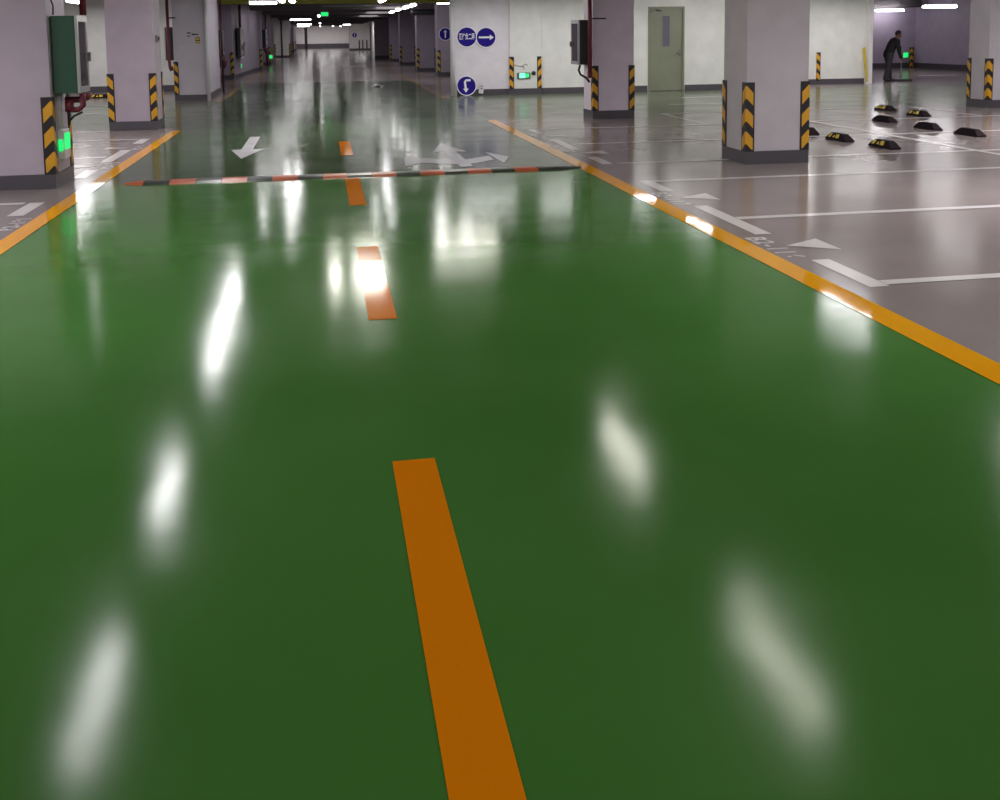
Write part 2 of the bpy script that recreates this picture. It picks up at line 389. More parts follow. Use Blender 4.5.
column(4.64, 5.43, 24.66, 24.72, 'flat pilaster on the pale wall above the small lit green exit light', 'wall_w', 'ab')
GF = 'guard_far'
column(4.14, 4.9, 36.1, 36.9, 'far mauve column with a round blue sign, just left of the sign wall', 'wall_p', 'ad', gm=GF)
column(3.85, 4.66, 41.0, 41.75, 'far purple lit column between two striped guards, second beyond the sign wall', 'wall_p', 'ab', gm=GF)
column(3.85, 4.66, 50.0, 50.75, 'far mauve column, third beyond the sign wall', 'wall_p', 'ab', gm=GF)
column(3.85, 4.66, 57.3, 58.0, 'farthest mauve column of the right side row, before the dark end wall', 'wall_p', 'ab', gm=GF)
column(-3.3, -2.63, 46.05, 46.8, 'far column at the end of the long left wall, with one striped guard', 'wall_p', 'b', gm=GF)
column(-3.35, -2.65, 54.0, 55.4, 'dark far column past the second green light on the left', 'wall_p', 'b', gm=GF)
column(-3.25, -2.15, 72.0, 72.8, 'bright white far column on the left with two guards', 'wall_far', 'ab', gm=GF)
column(-3.3, -2.45, 84.0, 84.8, 'distant left column next after the bright white one', 'wall_l', 'b', gm=GF)
column(-3.3, -2.5, 95.0, 95.8, 'distant left column, second after the bright white one', 'wall_l', 'b', gm=GF)
column(-3.3, -2.55, 106.0, 106.8, 'most distant left column before the bright end wall', 'wall_l', 'b', gm=GF)
column(-1.75, -1.45, 110.0, 110.3, 'thin dark post far off before the bright end wall', 'plinth', '', gm=GF)

# guards on walls
guard(-3.5, 25.1, 1, 1, None, 0.15, 'guard', 'striped guard on the left corner of the white pier, beside the red pipe')
guard(-3.105, 36.87, -1, 1, None, 0.17, GF, 'striped guard at the near end of the long left wall')
guard(13.66, 26.08, 1, 1, None, 0.1, 'guard', 'striped guard on the white wall right of the large pale column')
w = thing('corner_guard', 'striped guard in the back room behind the stooping person', 'corner guard', (22.55, 35.52, 0.0), PI / 4 - 0.55)
guard_mesh(MB(), 1, 1).build('rubber_angle', M['guard'], w)
for k, x in enumerate((3.62, 3.95, 4.35)):
    o = guard(x, 98.96, 1, 1, None, 0.2, 'black', ['left', 'middle', 'right'][k] + ' one of three dark guards on the far white block')

# ------------------------------------------------------------------ hydrant cabinets and pipes
def cabinet(label, x, sgn, y0, y1, z0, z1, dep, body, near_frame=True):
    # fixed on a face at plane x, projecting along sgn*X; door faces sgn*X
    c = thing('hydrant_cabinet', label, 'cabinet', (x, y0, z0))
    L, H = y1 - y0, z1 - z0
    xb = sgn * dep
    MB().box(min(0, xb), max(0, xb), 0, L, 0, H).build('body', M[body], c, bevel=0.006)
    t = sgn * 0.025
    def bx(mb, ya, yb, za, zb, a=0.0, b=1.0): mb.box(min(xb + t * a, xb + t * b), max(xb + t * a, xb + t * b), ya, yb, za, zb)
    f = MB(); bx(f, 0, 0.05, 0, H); bx(f, L - 0.05, L, 0, H); bx(f, 0.05, L - 0.05, 0, 0.06); bx(f, 0.05, L - 0.05, H - 0.06, H)
    dr = f.build('door', M['alu'], c)
    g = MB(); bx(g, 0.05, L - 0.05, 0.06, H - 0.06, 0.1, 0.6); g.build('glass_panel', M['glass'], dr)
    h = MB(); bx(h, L - 0.045, L - 0.015, H * 0.40, H * 0.52, 1.0, 2.2); h.build('handle', M['steel'], dr)
    return c
def pipe(label, parts, cat='pipe', name='water_pipe', mat='red'):
    loc = parts[0][1][0]
    c = thing(name, label, cat, loc)
    for pn, pts, r, m in parts:
        q = [tuple(Vector(p) - Vector(loc)) for p in pts]
        MB().tube(q, r).build(pn, M[m], c)
    return c
cabinet('dark green hydrant cabinet on the near left column', -2.735, 1, 10.98, 11.42, 0.98, 1.78, 0.235, 'boxgreen')
c = pipe('dull red pipe rising above the dark green cabinet', [('riser', [(-2.47, 11.25, 1.79), (-2.47, 11.25, 2.47)], 0.035, 'red')])
c = pipe('red pipe elbows and valve under the dark green cabinet', [
    ('elbow', [(-2.68, 11.2, 0.90), (-2.52, 11.2, 0.90), (-2.46, 11.2, 0.92), (-2.45, 11.2, 0.975)], 0.035, 'red'),
    ('valve_body', [(-2.62, 11.1, 0.90), (-2.62, 11.1, 0.78)], 0.045, 'red'),
    ('branch', [(-2.48, 11.08, 0.97), (-2.48, 11.08, 0.84), (-2.53, 11.08, 0.80), (-2.60, 11.08, 0.80)], 0.03, 'red'),
    ('lever', [(-2.62, 11.02, 0.68), (-2.56, 11.02, 0.74), (-2.47, 11.0, 0.78)], 0.012, 'black'),
    ('stem', [(-2.62, 11.05, 0.79), (-2.62, 11.05, 0.64)], 0.014, 'black')])
pipe('black cable hanging at the top of the near left column', [('cable', [(-2.735, 10.93, 2.4), (-2.70, 10.9, 1.95), (-2.69, 10.95, 1.88), (-2.70, 10.97, 1.79)], 0.008, 'black')], 'cable', 'power_cable')
def exit_light(label, x, y, z, nx, ny, w=0.30, h=0.14, face='exitgreen', bw=0.07):
    # low evacuation light; the lit face looks along (nx, ny)
    c = thing('exit_light', label, 'exit light', (x, y, z), math.atan2(nx, -ny))
    MB().box(-w / 2, w / 2, -0.035, 0, -h / 2, h / 2).build('housing', M['white'], c, bevel=0.006)
    MB().box(-w / 2 + 0.02, w / 2 - 0.02, -0.039, -0.0352, -h / 2 + 0.02, h / 2 - 0.02).build('lit_panel', M[face], c)
    return c
# near left column: white lamp box with a green lit face
c = thing('exit_light', 'green lit exit light low on the near left column', 'exit light', (-2.75, 11.22, 0.43), PI / 2)
MB().box(-0.13, 0.13, -0.06, 0, -0.15, 0.16).build('housing', M['white'], c, bevel=0.01)
MB().box(-0.11, 0.11, -0.064, -0.0605, -0.05, 0.12).build('lit_panel', M['exitgreen'], c)
MB().box(-0.145, -0.132, -0.05, -0.008, -0.06, 0.06).build('lit_side', M['exitgreen'], c)
pipe('pale conduit above the green light on the near left column', [('conduit', [(-2.73, 11.15, 0.6), (-2.73, 11.15, 0.97)], 0.03, 'white')], 'conduit', 'conduit_pipe')

cabinet('dark glazed hydrant cabinet on the column with the red pipe', 4.71, -1, 17.24, 17.77, 0.97, 1.76, 0.21, 'boxdark')
c = pipe('tall dark red pipe down the left side of the column beside the dark cabinet', [
    ('riser', [(4.655, 17.12, 2.47), (4.655, 17.12, 0.82)], 0.036, 'red'),
    ('bracket', [(4.68, 17.12, 1.78), (4.95, 17.12, 1.78)], 0.012, 'black'),
    ('coupling', [(4.655, 17.12, 0.83), (4.655, 17.12, 0.74)], 0.044, 'red')])
pipe('black hose curling under the dark cabinet on the column with the red pipe', [
    ('hose', [(4.50, 17.2, 0.965), (4.47, 17.2, 0.88), (4.50, 17.19, 0.80), (4.60, 17.18, 0.74), (4.655, 17.15, 0.66)], 0.02, 'black')], 'hose', 'water_hose')
cabinet('dark cabinet on the left of the white pier behind the red pipe', -3.515, -1, 25.3, 25.9, 0.98, 1.78, 0.19, 'boxdark')
pipe('dark red pipe running down the left edge of the white pier', [
    ('riser', [(-3.60, 25.05, 2.94), (-3.60, 25.05, 1.0), (-3.59, 25.05, 0.84), (-3.54, 25.05, 0.76)], 0.036, 'red'),
    ('bracket', [(-3.58, 25.05, 2.0), (-3.42, 25.07, 2.0)], 0.014, 'black'),
    ('coupling', [(-3.58, 25.05, 0.83), (-3.54, 25.05, 0.74)], 0.05, 'darkred')])
pipe('white pipe down the right corner of the white pier', [('riser', [(-2.71, 25.05, 0.0), (-2.71, 25.05, 2.94)], 0.04, 'white')], 'pipe', 'rain_pipe')
pipe('white pipe at the left end of the sign wall', [('riser', [(3.19, 24.66, 0.0), (3.19, 24.66, 2.94)], 0.055, 'white'), ('collar', [(3.19, 24.66, 2.2), (3.19, 24.66, 2.32)], 0.066, 'white')], 'pipe', 'rain_pipe')
# farther left cabinets
pipe('dull red hydrant pipe with valves at the back of the white pier', [
    ('riser', [(-2.70, 28.6, 2.94), (-2.70, 28.6, 0.0)], 0.03, 'darkred'), ('valve', [(-2.70, 28.5, 1.02), (-2.60, 28.5, 0.85), (-2.68, 28.5, 0.68)], 0.06, 'darkred')])
cabinet('dim hydrant cabinet just behind the white pier', -3.0, 1, 28.7, 29.4, 0.7, 1.72, 0.25, 'boxdark')
cabinet('dark cabinet on the long left wall beside the nearest distant guard', -3.01, 1, 37.6, 39.2, 0.75, 1.85, 0.12, 'boxdark')
pipe('dark pipe rising above the cabinet on the long left wall', [('riser', [(-2.95, 38.4, 1.86), (-2.95, 38.4, 2.94)], 0.05, 'darkred')])
cabinet('small dark cabinet beyond the end of the long left wall', -3.3, 1, 50.6, 51.6, 0.95, 1.85, 0.62, 'boxdark')
pipe('dark pipe with a valve at the cabinet beyond the long left wall', [('riser', [(-2.72, 51.9, 0.0), (-2.72, 51.9, 2.94)], 0.05, 'darkred'), ('valve', [(-2.76, 50.5, 0.93), (-2.64, 50.5, 0.72)], 0.08, 'darkred')])
pipe('thin dark pipe on the bright white far column', [('riser', [(-2.72, 71.9, 0.0), (-2.72, 71.9, 2.94)], 0.06, 'plinth')])
exit_light('small green exit light low on the long left wall', -3.03, 39.0, 0.42, 1, 0, w=0.34, h=0.17, face='exitgreen')
exit_light('small green exit light beyond the end of the long left wall', -2.62, 53.6, 0.45, 0.4, -1, w=0.20, h=0.20, face='exitgreen')
# exit light on the sign wall pilaster
c = thing('exit_light', 'lit green and white exit light between two guards on the pale wall', 'exit light', (4.98, 24.66, 0.475))
MB().box(-0.17, 0.17, -0.03, 0, -0.085, 0.075).build('housing', M['steel'], c, bevel=0.005)
MB().box(-0.11, 0.04, -0.035, -0.031, -0.06, 0.06).build('lit_panel', M['exitwhite'], c)
MB().box(0.06, 0.13, -0.035, -0.031, -0.045, 0.05).build('lit_arrow', M['exitgreen'], c)
c = thing('camera_dome', 'small black dome beside the lit exit light on the pale wall', 'sensor', (5.24, 24.655, 0.53))
MB().ball((0, -0.02, 0), 0.045, (1, 0.8, 1)).build('dome', M['darkink'], c); MB().disc((0, -0.012, 0), 0.058, 0.012).build('rim', M['steel'], c)
pipe('thin grey cable above the lit exit light on the pale wall', [('cable', [(4.74, 24.645, 0.75), (4.86, 24.645, 0.72), (4.98, 24.645, 0.70), (5.0, 24.645, 0.64)], 0.007, 'steel'),
    ('cable_end', [(4.95, 24.645, 0.71), (5.02, 24.645, 0.77), (5.09, 24.645, 0.73)], 0.006, 'steel')], 'cable', 'loose_cable')
exit_light('green exit light low in the back room, right of the stooping person', 22.36, 35.66, 0.50, 0, -1, w=0.24, h=0.22, face='exitgreen')
exit_light('hanging green exit light under the far ceiling above the lane', 0.18, 44.9, 2.46, 0, -1, w=0.34, h=0.2)
pipe('short rod holding the far hanging exit light', [('rod', [(0.18, 44.88, 2.57), (0.18, 44.88, 2.94)], 0.01, 'steel')], 'rod', 'hanger_rod')

# ------------------------------------------------------------------ round signs
def mesh_text(text, size):
    cu = bpy.data.curves.new('t', 'FONT'); cu.body = text; cu.size = size; cu.align_x = 'CENTER'; cu.align_y = 'CENTER'; cu.extrude = 0.001; cu.offset = 0.0025
    o = bpy.data.objects.new('tmp_text', cu); COL.objects.link(o)
    me = bpy.data.meshes.new_from_object(o.evaluated_get(bpy.context.evaluated_depsgraph_get()))
    bpy.data.objects.remove(o); me.materials.clear(); return me
def sign(label, x, y, z, r, legend, tilt=0.0, name='round_sign'):
    c = thing(name, label, 'sign', (x, y, z)); c.rotation_euler = (tilt, 0, 0)
    MB().disc((0, -0.012, 0), r * 0.915, 0.012).build('blue_disc', M['blue'], c)
    MB().disc((0, -0.014, 0), r, 0.014, r0=r * 0.915).build('white_rim', M['signwhite'], c)
    if legend[0] == 'text':
        me = mesh_text(legend[1], r * 0.44); me.materials.append(M['signwhite'])
        o = bpy.data.objects.new('lettering', me); COL.objects.link(o); o.parent = c
        o.location = (0, -0.0145, 0); o.rotation_euler = (PI / 2, 0, 0); o.scale = (0.70, 1.5, 1)
    else:
        s = MB()
        for poly in legend[1]:
            q = [(p[0] * r, p[1] * r) for p in poly]
            lo = [s.bm.verts.new((p[0], -0.0155, p[1])) for p in q]; s.bm.faces.new(lo)
        s.build('arrow', M['signwhite'], c)
    return c
SY = 24.715
sign('round blue sign lettered in white, left of the upper pair on the pale wall', 3.563, SY, 1.458, 0.257, ('text', '通往负二层'))
sign('round blue sign with a white arrow pointing right on the pale wall', 4.045, SY - 0.017, 1.44, 0.257,
     ('poly', [[(-0.72, -0.07), (0.38, -0.07), (0.38, 0.10), (-0.72, 0.10)], [(0.36, -0.26), (0.76, 0.0), (0.36, 0.28)]]))
sign('round blue sign with a hooked white arrow standing on the floor against the pale wall', 3.53, SY - 0.05, 0.248, 0.25,
     ('poly', [[(-0.26, 0.42), (-0.06, 0.52), (0.02, -0.3), (-0.2, -0.3)], [(-0.26, 0.42), (-0.06, 0.64), (0.42, 0.66), (0.42, 0.44), (-0.06, 0.44)], [(-0.36, -0.28), (0.2, -0.28), (-0.06, -0.68)]]), tilt=-0.12)
sign('dim round blue sign with an upright white arrow on the far column', 4.42, 36.08, 1.53, 0.235,
     ('poly', [[(-0.1, -0.6), (0.1, -0.6), (0.1, 0.3), (-0.1, 0.3)], [(-0.28, 0.28), (0.28, 0.28), (0, 0.68)]]))
sign('tiny round blue sign on the far white block', 3.22, 98.96, 1.5, 0.25,
     ('poly', [[(-0.1, -0.6), (0.1, -0.6), (0.1, 0.3), (-0.1, 0.3)], [(-0.28, 0.28), (0.28, 0.28), (0, 0.68)]]))
c = thing('paper_tag', 'creased white paper tag leaning beside the floor standing blue sign', 'tag', (3.88, 24.66, 0.02)); c.rotation_euler = (-0.1, 0.2, 0)
s = MB(); s.box(-0.06, 0.06, -0.004, 0, 0.03, 0.30); s.build('sheet', M['paper'], c)
s = MB(); s.box(-0.03, 0.03, -0.006, -0.0045, 0.14, 0.17); s.box(-0.03, 0.02, -0.006, -0.0045, 0.20, 0.23); s.build('print', M['steel'], c)
# small notices on the white pier
c = thing('wall_notice', 'small white notice with dark marks and arrow on the white pier', 'notice', (-3.04, 25.095, 1.60))
s = MB(); s.box(-0.16, 0.16, -0.004, 0, -0.075, 0.075); s.build('sheet', M['wall_l'], c)
s = MB(); s.box(-0.13, -0.04, -0.006, -0.0045, 0.022, 0.05); s.box(-0.13, -0.05, -0.006, -0.0045, -0.05, -0.026)
f = s.bm.faces.new([s.bm.verts.new((x, -0.006, z)) for x, z in ((-0.04, 0.0), (0.03, 0.03), (0.03, 0.014), (0.13, 0.014), (0.13, -0.014), (0.03, -0.014), (0.03, -0.03))]); s.build('print', M['darkink'], c)
c = thing('wall_sticker', 'small yellow and black sticker on the white pier', 'sticker', (-2.93, 25.095, 1.46))
s = MB(); s.box(-0.05, 0.05, -0.004, 0, -0.07, 0.07); s.build('plate', M['darkink'], c)
s = MB(); s.box(-0.04, 0.04, -0.006, -0.0045, 0.01, 0.05); s.box(-0.04, 0.04, -0.006, -0.0045, -0.055, -0.02); s.build('yellow_bands', M['yelmark'], c)
# small fittings on the second left column
c = thing('wall_switch', 'small grey fitting on the edge of the second left column', 'switch', (-2.745, 17.7, 1.52))
MB().box(0, 0.04, -0.05, 0.05, -0.06, 0.06).build('plate', M['steel'], c, bevel=0.005); MB().box(0.04, 0.06, -0.02, 0.02, -0.03, 0.03).build('button', M['darkred'], c)

# ------------------------------------------------------------------ speed bump
sb = thing('speed_bump', 'low orange and black rubber speed bump across the green lane', 'speed bump', (0.32, 11.06, 0.0), 0.0)
prof = [(-0.17, 0.0), (-0.10, 0.020), (-0.04, 0.026), (0.04, 0.026), (0.10, 0.020), (0.17, 0.0)]
SEG = 0.2665; XS = -2.42
def bump_seg(x0, x1, shrink0=1.0, shrink1=1.0):
    s = MB()
    A = [s.bm.verts.new((x0, y * shrink0, max(0.0, z * shrink0))) for y, z in prof]; B = [s.bm.verts.new((x1, y * shrink1, max(0.0, z * shrink1))) for y, z in prof]
    n = len(prof)
    for i in range(n): s.bm.faces.new((A[i], A[(i + 1) % n], B[(i + 1) % n], B[i]))
    s.bm.faces.new(A[::-1]); s.bm.faces.new(B); return s
for k in range(19):
    x0 = -2.16 - 0.32 + k * 0.2665 + (0.0 if k else 0.06)
    x1 = -2.16 - 0.32 + (k + 1) * 0.2665
    orange = (k % 2 == 0) and k < 18
    s = bump_seg(x0 + 0.002, x1 - 0.002, 0.45 if k == 0 else 1.0, 0.35 if k == 18 else 1.0)
    s.build('orange_segment' if orange else 'black_segment', M['bumpor' if orange else 'bumpbk'], sb)

# ------------------------------------------------------------------ wheel stops
def make_stop(label, marks):
    c = thing('wheel_stop', label, 'wheel stop', (0, 0, 0), 0, 'rubber wheel stops in the right bays')
    L, H = 0.54, 0.10
    s = MB()
    # trapezoid long block along Y: bottom and top outline
    b = [(-0.075, -L / 2), (0.075, -L / 2), (0.075, L / 2), (-0.075, L / 2)]
    t = [(-0.04, -L / 2 + 0.11), (0.04, -L / 2 + 0.11), (0.04, L / 2 - 0.11), (-0.04, L / 2 - 0.11)]
    m_ = [(-0.075, -L / 2), (0.075, -L / 2), (0.075, L / 2), (-0.075, L / 2)]
    vb = [s.bm.verts.new((x, y, 0)) for x, y in b]; vm = [s.bm.verts.new((x, y, 0.02)) for x, y in m_]; vt = [s.bm.verts.new((x, y, H)) for x, y in t]
    s.bm.faces.new(vb[::-1]); s.bm.faces.new(vt)
    for A, B in ((vb, vm), (vm, vt)):
        for i in range(4): s.bm.faces.new((A[i], A[(i + 1) % 4], B[(i + 1) % 4], B[i]))
    s.build('rubber_block', M['rubber'], c, bevel=0.005)
    if marks:
        # slanted yellow bars on the sloping long face (-X side)
        n = Vector((-0.08, 0, 0.035)).normalized()
        def P(y, f): return Vector((-0.075 + 0.035 * f, y, 0.02 + 0.08 * f)) + n * 0.002
        for q in ([(0.20, 0.2), (0.14, 0.2), (0.10, 0.85), (0.155, 0.85)], [(0.085, 0.25), (0.02, 0.25), (0.045, 0.75)], [(0.0, 0.2), (-0.085, 0.2), (-0.085, 0.85), (0.0, 0.85)]):
            s = MB(); s.bm.faces.new([s.bm.verts.new(P(y, f)) for y, f in q]); s.build('yellow_mark', M['yelmark'], c)
    return c
stops = [  # x, y, rz, marked, label
    (7.20, 11.90, 0, 1, 'yellow marked wheel stop nearest the camera in the right bays'),
    (7.08, 12.83, 0, 1, 'yellow marked wheel stop just right of the large pale column, fully visible'),
    (7.10, 13.85, 0, 1, 'black wheel stop half hidden behind the large pale column'),
    (9.16, 12.93, PI, 1, 'plain black wheel stop farthest right, nearest the right edge'),
    (9.15, 13.93, PI, 1, 'plain black wheel stop in the middle of the plain ones'),
    (9.20, 15.22, PI, 1, 'plain black wheel stop farthest left of the plain ones'),
    (10.36, 16.05, 0, 1, 'yellow marked wheel stop in the back, right one of the rear pair'),
    (10.48, 17.32, 0, 1, 'yellow marked wheel stop in the back, left one of the rear pair'),
    (-5.65, 27.1, PI / 2, 1, 'black and yellow wheel stop before the white wall on the far left')]
p0 = None
for i, (x, y, rz, mk, lab) in enumerate(stops):
    if p0 is None: p0 = o = make_stop(lab, True)
    else: o = dup(p0)
    o.location = (x, y, 0.001); o.rotation_euler = (0, 0, rz); o['label'] = lab
stops_left = o; o['group'] = 'wheel stop on the left'; 

# ------------------------------------------------------------------ lamps
lamp0 = {}
def make_lamp(warm):
    c = thing('tube_lamp', 'lamp', 'lamp', (0, 0, 0))
    MB().box(-0.05, 0.05, -0.62, 0.62, 0.045, 0.09).build('housing', M['housing'], c, bevel=0.006)
    s = MB(); s.tube([(0, -0.6, 0), (0, -0.58, 0), (0, 0.58, 0), (0, 0.6, 0)], [0.03, 0.075, 0.075, 0.03], 14)
    for v in s.bm.verts: v.co.z = v.co.z * 0.55
    s.build('diffuser', M[('tube', 'tubew', 'tubeb', 'tubed')[int(warm)]], c)
    for y in (-0.45, 0.45): MB().tube([(0, y, 0.09), (0, y, 0.50)], 0.008, 6).build('hanger', M['steel'], c)
    return c
def lamp(x, y, label, rz=0.0, z=2.45, warm=False, group=None, sx=1.0, sy=1.0):
    if warm not in lamp0: c = lamp0[warm] = make_lamp(warm)
    else: c = dup(lamp0[warm])
    c.location = (x, y, z); c.rotation_euler = (0, 0, rz); c['label'] = label
    c.scale = (sx, sy, 1)
    if group: c['group'] = group
    elif 'group' in c: del c['group']
    return c
H = PI / 2
gl = 'lamps over the left half of the green lane'; ll = 'white tube lamp above the frame, mirrored along the left half of the green lane'
for y in (6.05, 8.9, 11.8 + 1.0, 14.3, 15.8): lamp(-1.46, y, ll, group=gl)
for x, y in ((-1.4, 23.0), (-0.75, 21.3), (-0.75, 23.6)): lamp(x, y, ll, group=gl, warm=3)
gr = 'lamps over the right half of the green lane'; lr = 'white tube lamp above the frame, mirrored along the right half of the green lane'
for x, y in ((2.74, 5.62), (2.74, 8.91)): lamp(x, y, lr, group=gr, warm=True)
for x, y in ((2.25, 19.6), (2.75, 19.6), (2.5, 21.6)): lamp(x, y, lr, group=gr, warm=3)
lamp(2.6, 18.45, lr, rz=H, group=gr, warm=True)
gc = 'lamps over the centre of the lane before the sign wall'; lc = 'warm white tube lamp above the frame, mirrored near the second orange dash'
for x, y in ((0.12, 16.6), (1.1, 22.5), (1.45, 22.5)): lamp(x, y, lc, group=gc, warm=True if y < 20 else 3)
lamp(0.68, 16.6, lc, group=gc, warm=True, sx=3.4)
gp = 'lamps over the right parking bays'; lp = 'white tube lamp above the frame, mirrored in the grey floor or added as fill over the right bays'
for x, y in ((7.25, 12.9), (7.6, 19.4), (9.4, 19.5), (8.4, 23.0), (11.4, 16.4), (14.2, 21.2), (17.5, 25.0), (11.5, 22.8), (10.0, 22.8)): lamp(x, y, lp, group=gp, warm=2 if x in (11.5, 10.0) else (0 if x == 7.25 else 3))  # the two strongest are added fill for the sign wall
gq = 'lamps over the left parking bays'; lq = 'white tube lamp above the frame, lighting the left bays'
for x, y in ((-5.2, 21.5), (-6.0, 26.5)): lamp(x, y, lq, group=gq)
# added fill lights without fixtures, unseen: over the side bays, behind the camera and between the far beams
def panel(x, y, watt, z=2.46, lx=0.2, ly=1.2):
    L = bpy.data.lights.new('fill_panel', 'AREA'); L.shape = 'RECTANGLE'; L.size = lx; L.size_y = ly; L.energy = watt; L.color = (1.0, 0.965, 0.98)
    o = bpy.data.objects.new('fill_panel', L); COL.objects.link(o); o.location = (x, y, z); return o
for x, y, p in ((-2.2, 3.2, 15), (3.4, 3.2, 15), (0.6, 1.2, 12), (-4.3, 6.4, 50), (6.2, 4.6, 45), (6.3, 7.4, 90), (9.6, 6.5, 60), (10.6, 12.6, 90), (10.5, 10.0, 60), (13.0, 9.5, 60), (13.2, 14.0, 60), (16.0, 17.0, 60), (20.0, 20.0, 60), (13.5, 18.5, 50), (17.0, 22.5, 50),
             (-5.2, 5.0, 50), (-5.2, 8.6, 80), (-5.2, 13.2, 100), (-8.5, 11.0, 60), (-8.5, 17.0, 60), (-6.4, 17.0, 60), (-8.5, 23.0, 60), (18.6, 31.5, 22)): panel(x, y, p)
for x, y, p in ((-1.8, 35.0, 14), (1.2, 34.5, 14), (3.4, 33.5, 14), (-1.6, 43.5, 14), (1.5, 44.0, 14), (-1.5, 51.5, 14), (2.0, 51.5, 14), (0.5, 60.5, 14), (0.5, 69.0, 14), (0.5, 78.0, 14), (0.5, 87.0, 20), (0.5, 96.0, 30), (0.0, 105.0, 60), (-1.5, 114.0, 90), (1.5, 114.0, 90), (3.6, 94.0, 70)):
    panel(x, y, p, 2.7, 1.0, 2.2)
for x, y, p in ((3.8, 22.8, 22), (5.6, 22.8, 26), (7.2, 22.8, 26), (13.9, 24.4, 40)): panel(x, y, p, 2.46, 1.2, 0.3)
for x, y, p in ((-2.0, 68.0, 40), (2.6, 38.4, 26), (2.6, 46.4, 26), (-1.6, 40.0, 26), (2.6, 55.0, 26)): panel(x, y, p, 2.6, 1.0, 2.2)
for x, y, p in ((-6.2, 22.0, 40), (-6.0, 27.8, 40)): panel(x, y, p, 2.46, 1.4, 1.6)
# lamps inside the frame
lamp(-1.55, 28.6, 'long white tube lamp at the top edge above the long left wall', rz=H, sx=0.35, sy=0.62, warm=3)
lamp(-0.98, 26.7, 'left of two white lamps at the top edge before the olive beam')
lamp(-0.72, 27.1, 'right of two white lamps at the top edge before the olive beam')
lamp(1.64, 27.1, 'lone white lamp at the top edge right of centre, before the olive beam')
nm = ['nearest', 'second', 'third', 'farthest']
for k, y in enumerate((31.9, 34.6, 38.0, 41.5)): lamp(2.88, y, nm[k] + ' white lamp of the right hand row over the lane', warm=3)
lamp(-1.15, 60.0, 'nearest of the stacked bright tube lamps on the far left of the lane', rz=H, warm=3)
lamp(-1.35, 86.0, 'middle of the stacked bright tube lamps on the far left of the lane', rz=H, warm=3)
lamp(-1.75, 104.0, 'lowest of the stacked bright tube lamps on the far left of the lane', rz=H, warm=3)
lamp(-0.07, 48.6, 'bright lamp beside the hanging green exit light', warm=3)
lamp(-0.05, 79.0, 'bright lamp below the hanging green exit light', warm=3)
lamp(-0.05, 106.0, 'lowest centre lamp over the far end of the lane', warm=3)
lamp(1.25, 107.0, 'left of two small far lamps right of centre', warm=3)
lamp(2.05, 107.0, 'right of two small far lamps right of centre', warm=3)
lamp(2.32, 92.0, 'small slanting far lamp above the white block', rz=0.5, warm=3)
lamp(20.0, 30.0, 'thick white tube lamp under the ceiling of the back room', rz=H, z=2.23)
lamp(21.25, 35.0, 'thin white tube lamp at the back wall above the stooping person', rz=H, z=2.22, sx=0.45)
lamp(4.2, 31.5, 'white tube lamp over the side passage beside the sign wall', rz=H, z=2.52)

# jet fan under the ceiling on the right of the lane
c = thing('jet_fan', 'dark jet fan hanging under the ceiling at right of the lane', 'fan', (3.4, 38.4, 2.37))
s = MB(); s.tube([(0.0, 0, 0), (0.06, 0, 0), (0.12, 0, 0), (0.85, 0, 0), (0.92, 0, 0)], [0.10, 0.12, 0.115, 0.115, 0.10], 20); s.build('casing', M['boxdark'], c)
for x in (0.25, 0.72): MB().tube([(x, 0, 0.11), (x, 0, 0.57)], 0.012, 6).build('hanger', M['steel'], c)
pipe('thin grey conduit across the ceiling beyond the olive beam', [('conduit', [(0.05, 32.6, 2.47), (1.9, 32.6, 2.47)], 0.02, 'alu'), ('hanger', [(0.9, 32.6, 2.48), (0.9, 32.6, 2.94)], 0.01, 'steel')], 'conduit', 'ceiling_conduit')
# yellow board leaning at the wall end
c = thing('leaning_board', 'narrow yellow board leaning at the end of the white wall', 'board', (15.02, 25.9, 0.0))
s = MB(); pts = [(0.03, 0.04), (0.07, 0.05), (-0.02, 1.03), (-0.10, 1.0)]
A = [s.bm.verts.new((x, -0.03, z)) for x, z in pts]; B = [s.bm.verts.new((x, 0.0, z)) for x, z in pts]
s.bm.faces.new(A); s.bm.faces.new(B[::-1])
for i in range(4): s.bm.faces.new((A[i], B[i], B[(i + 1) % 4], A[(i + 1) % 4]))
s.build('panel', M['yellow'], c); MB().box(0.02, 0.08, -0.04, 0.0, 0.0, 0.05).build('foot', M['white'], c)

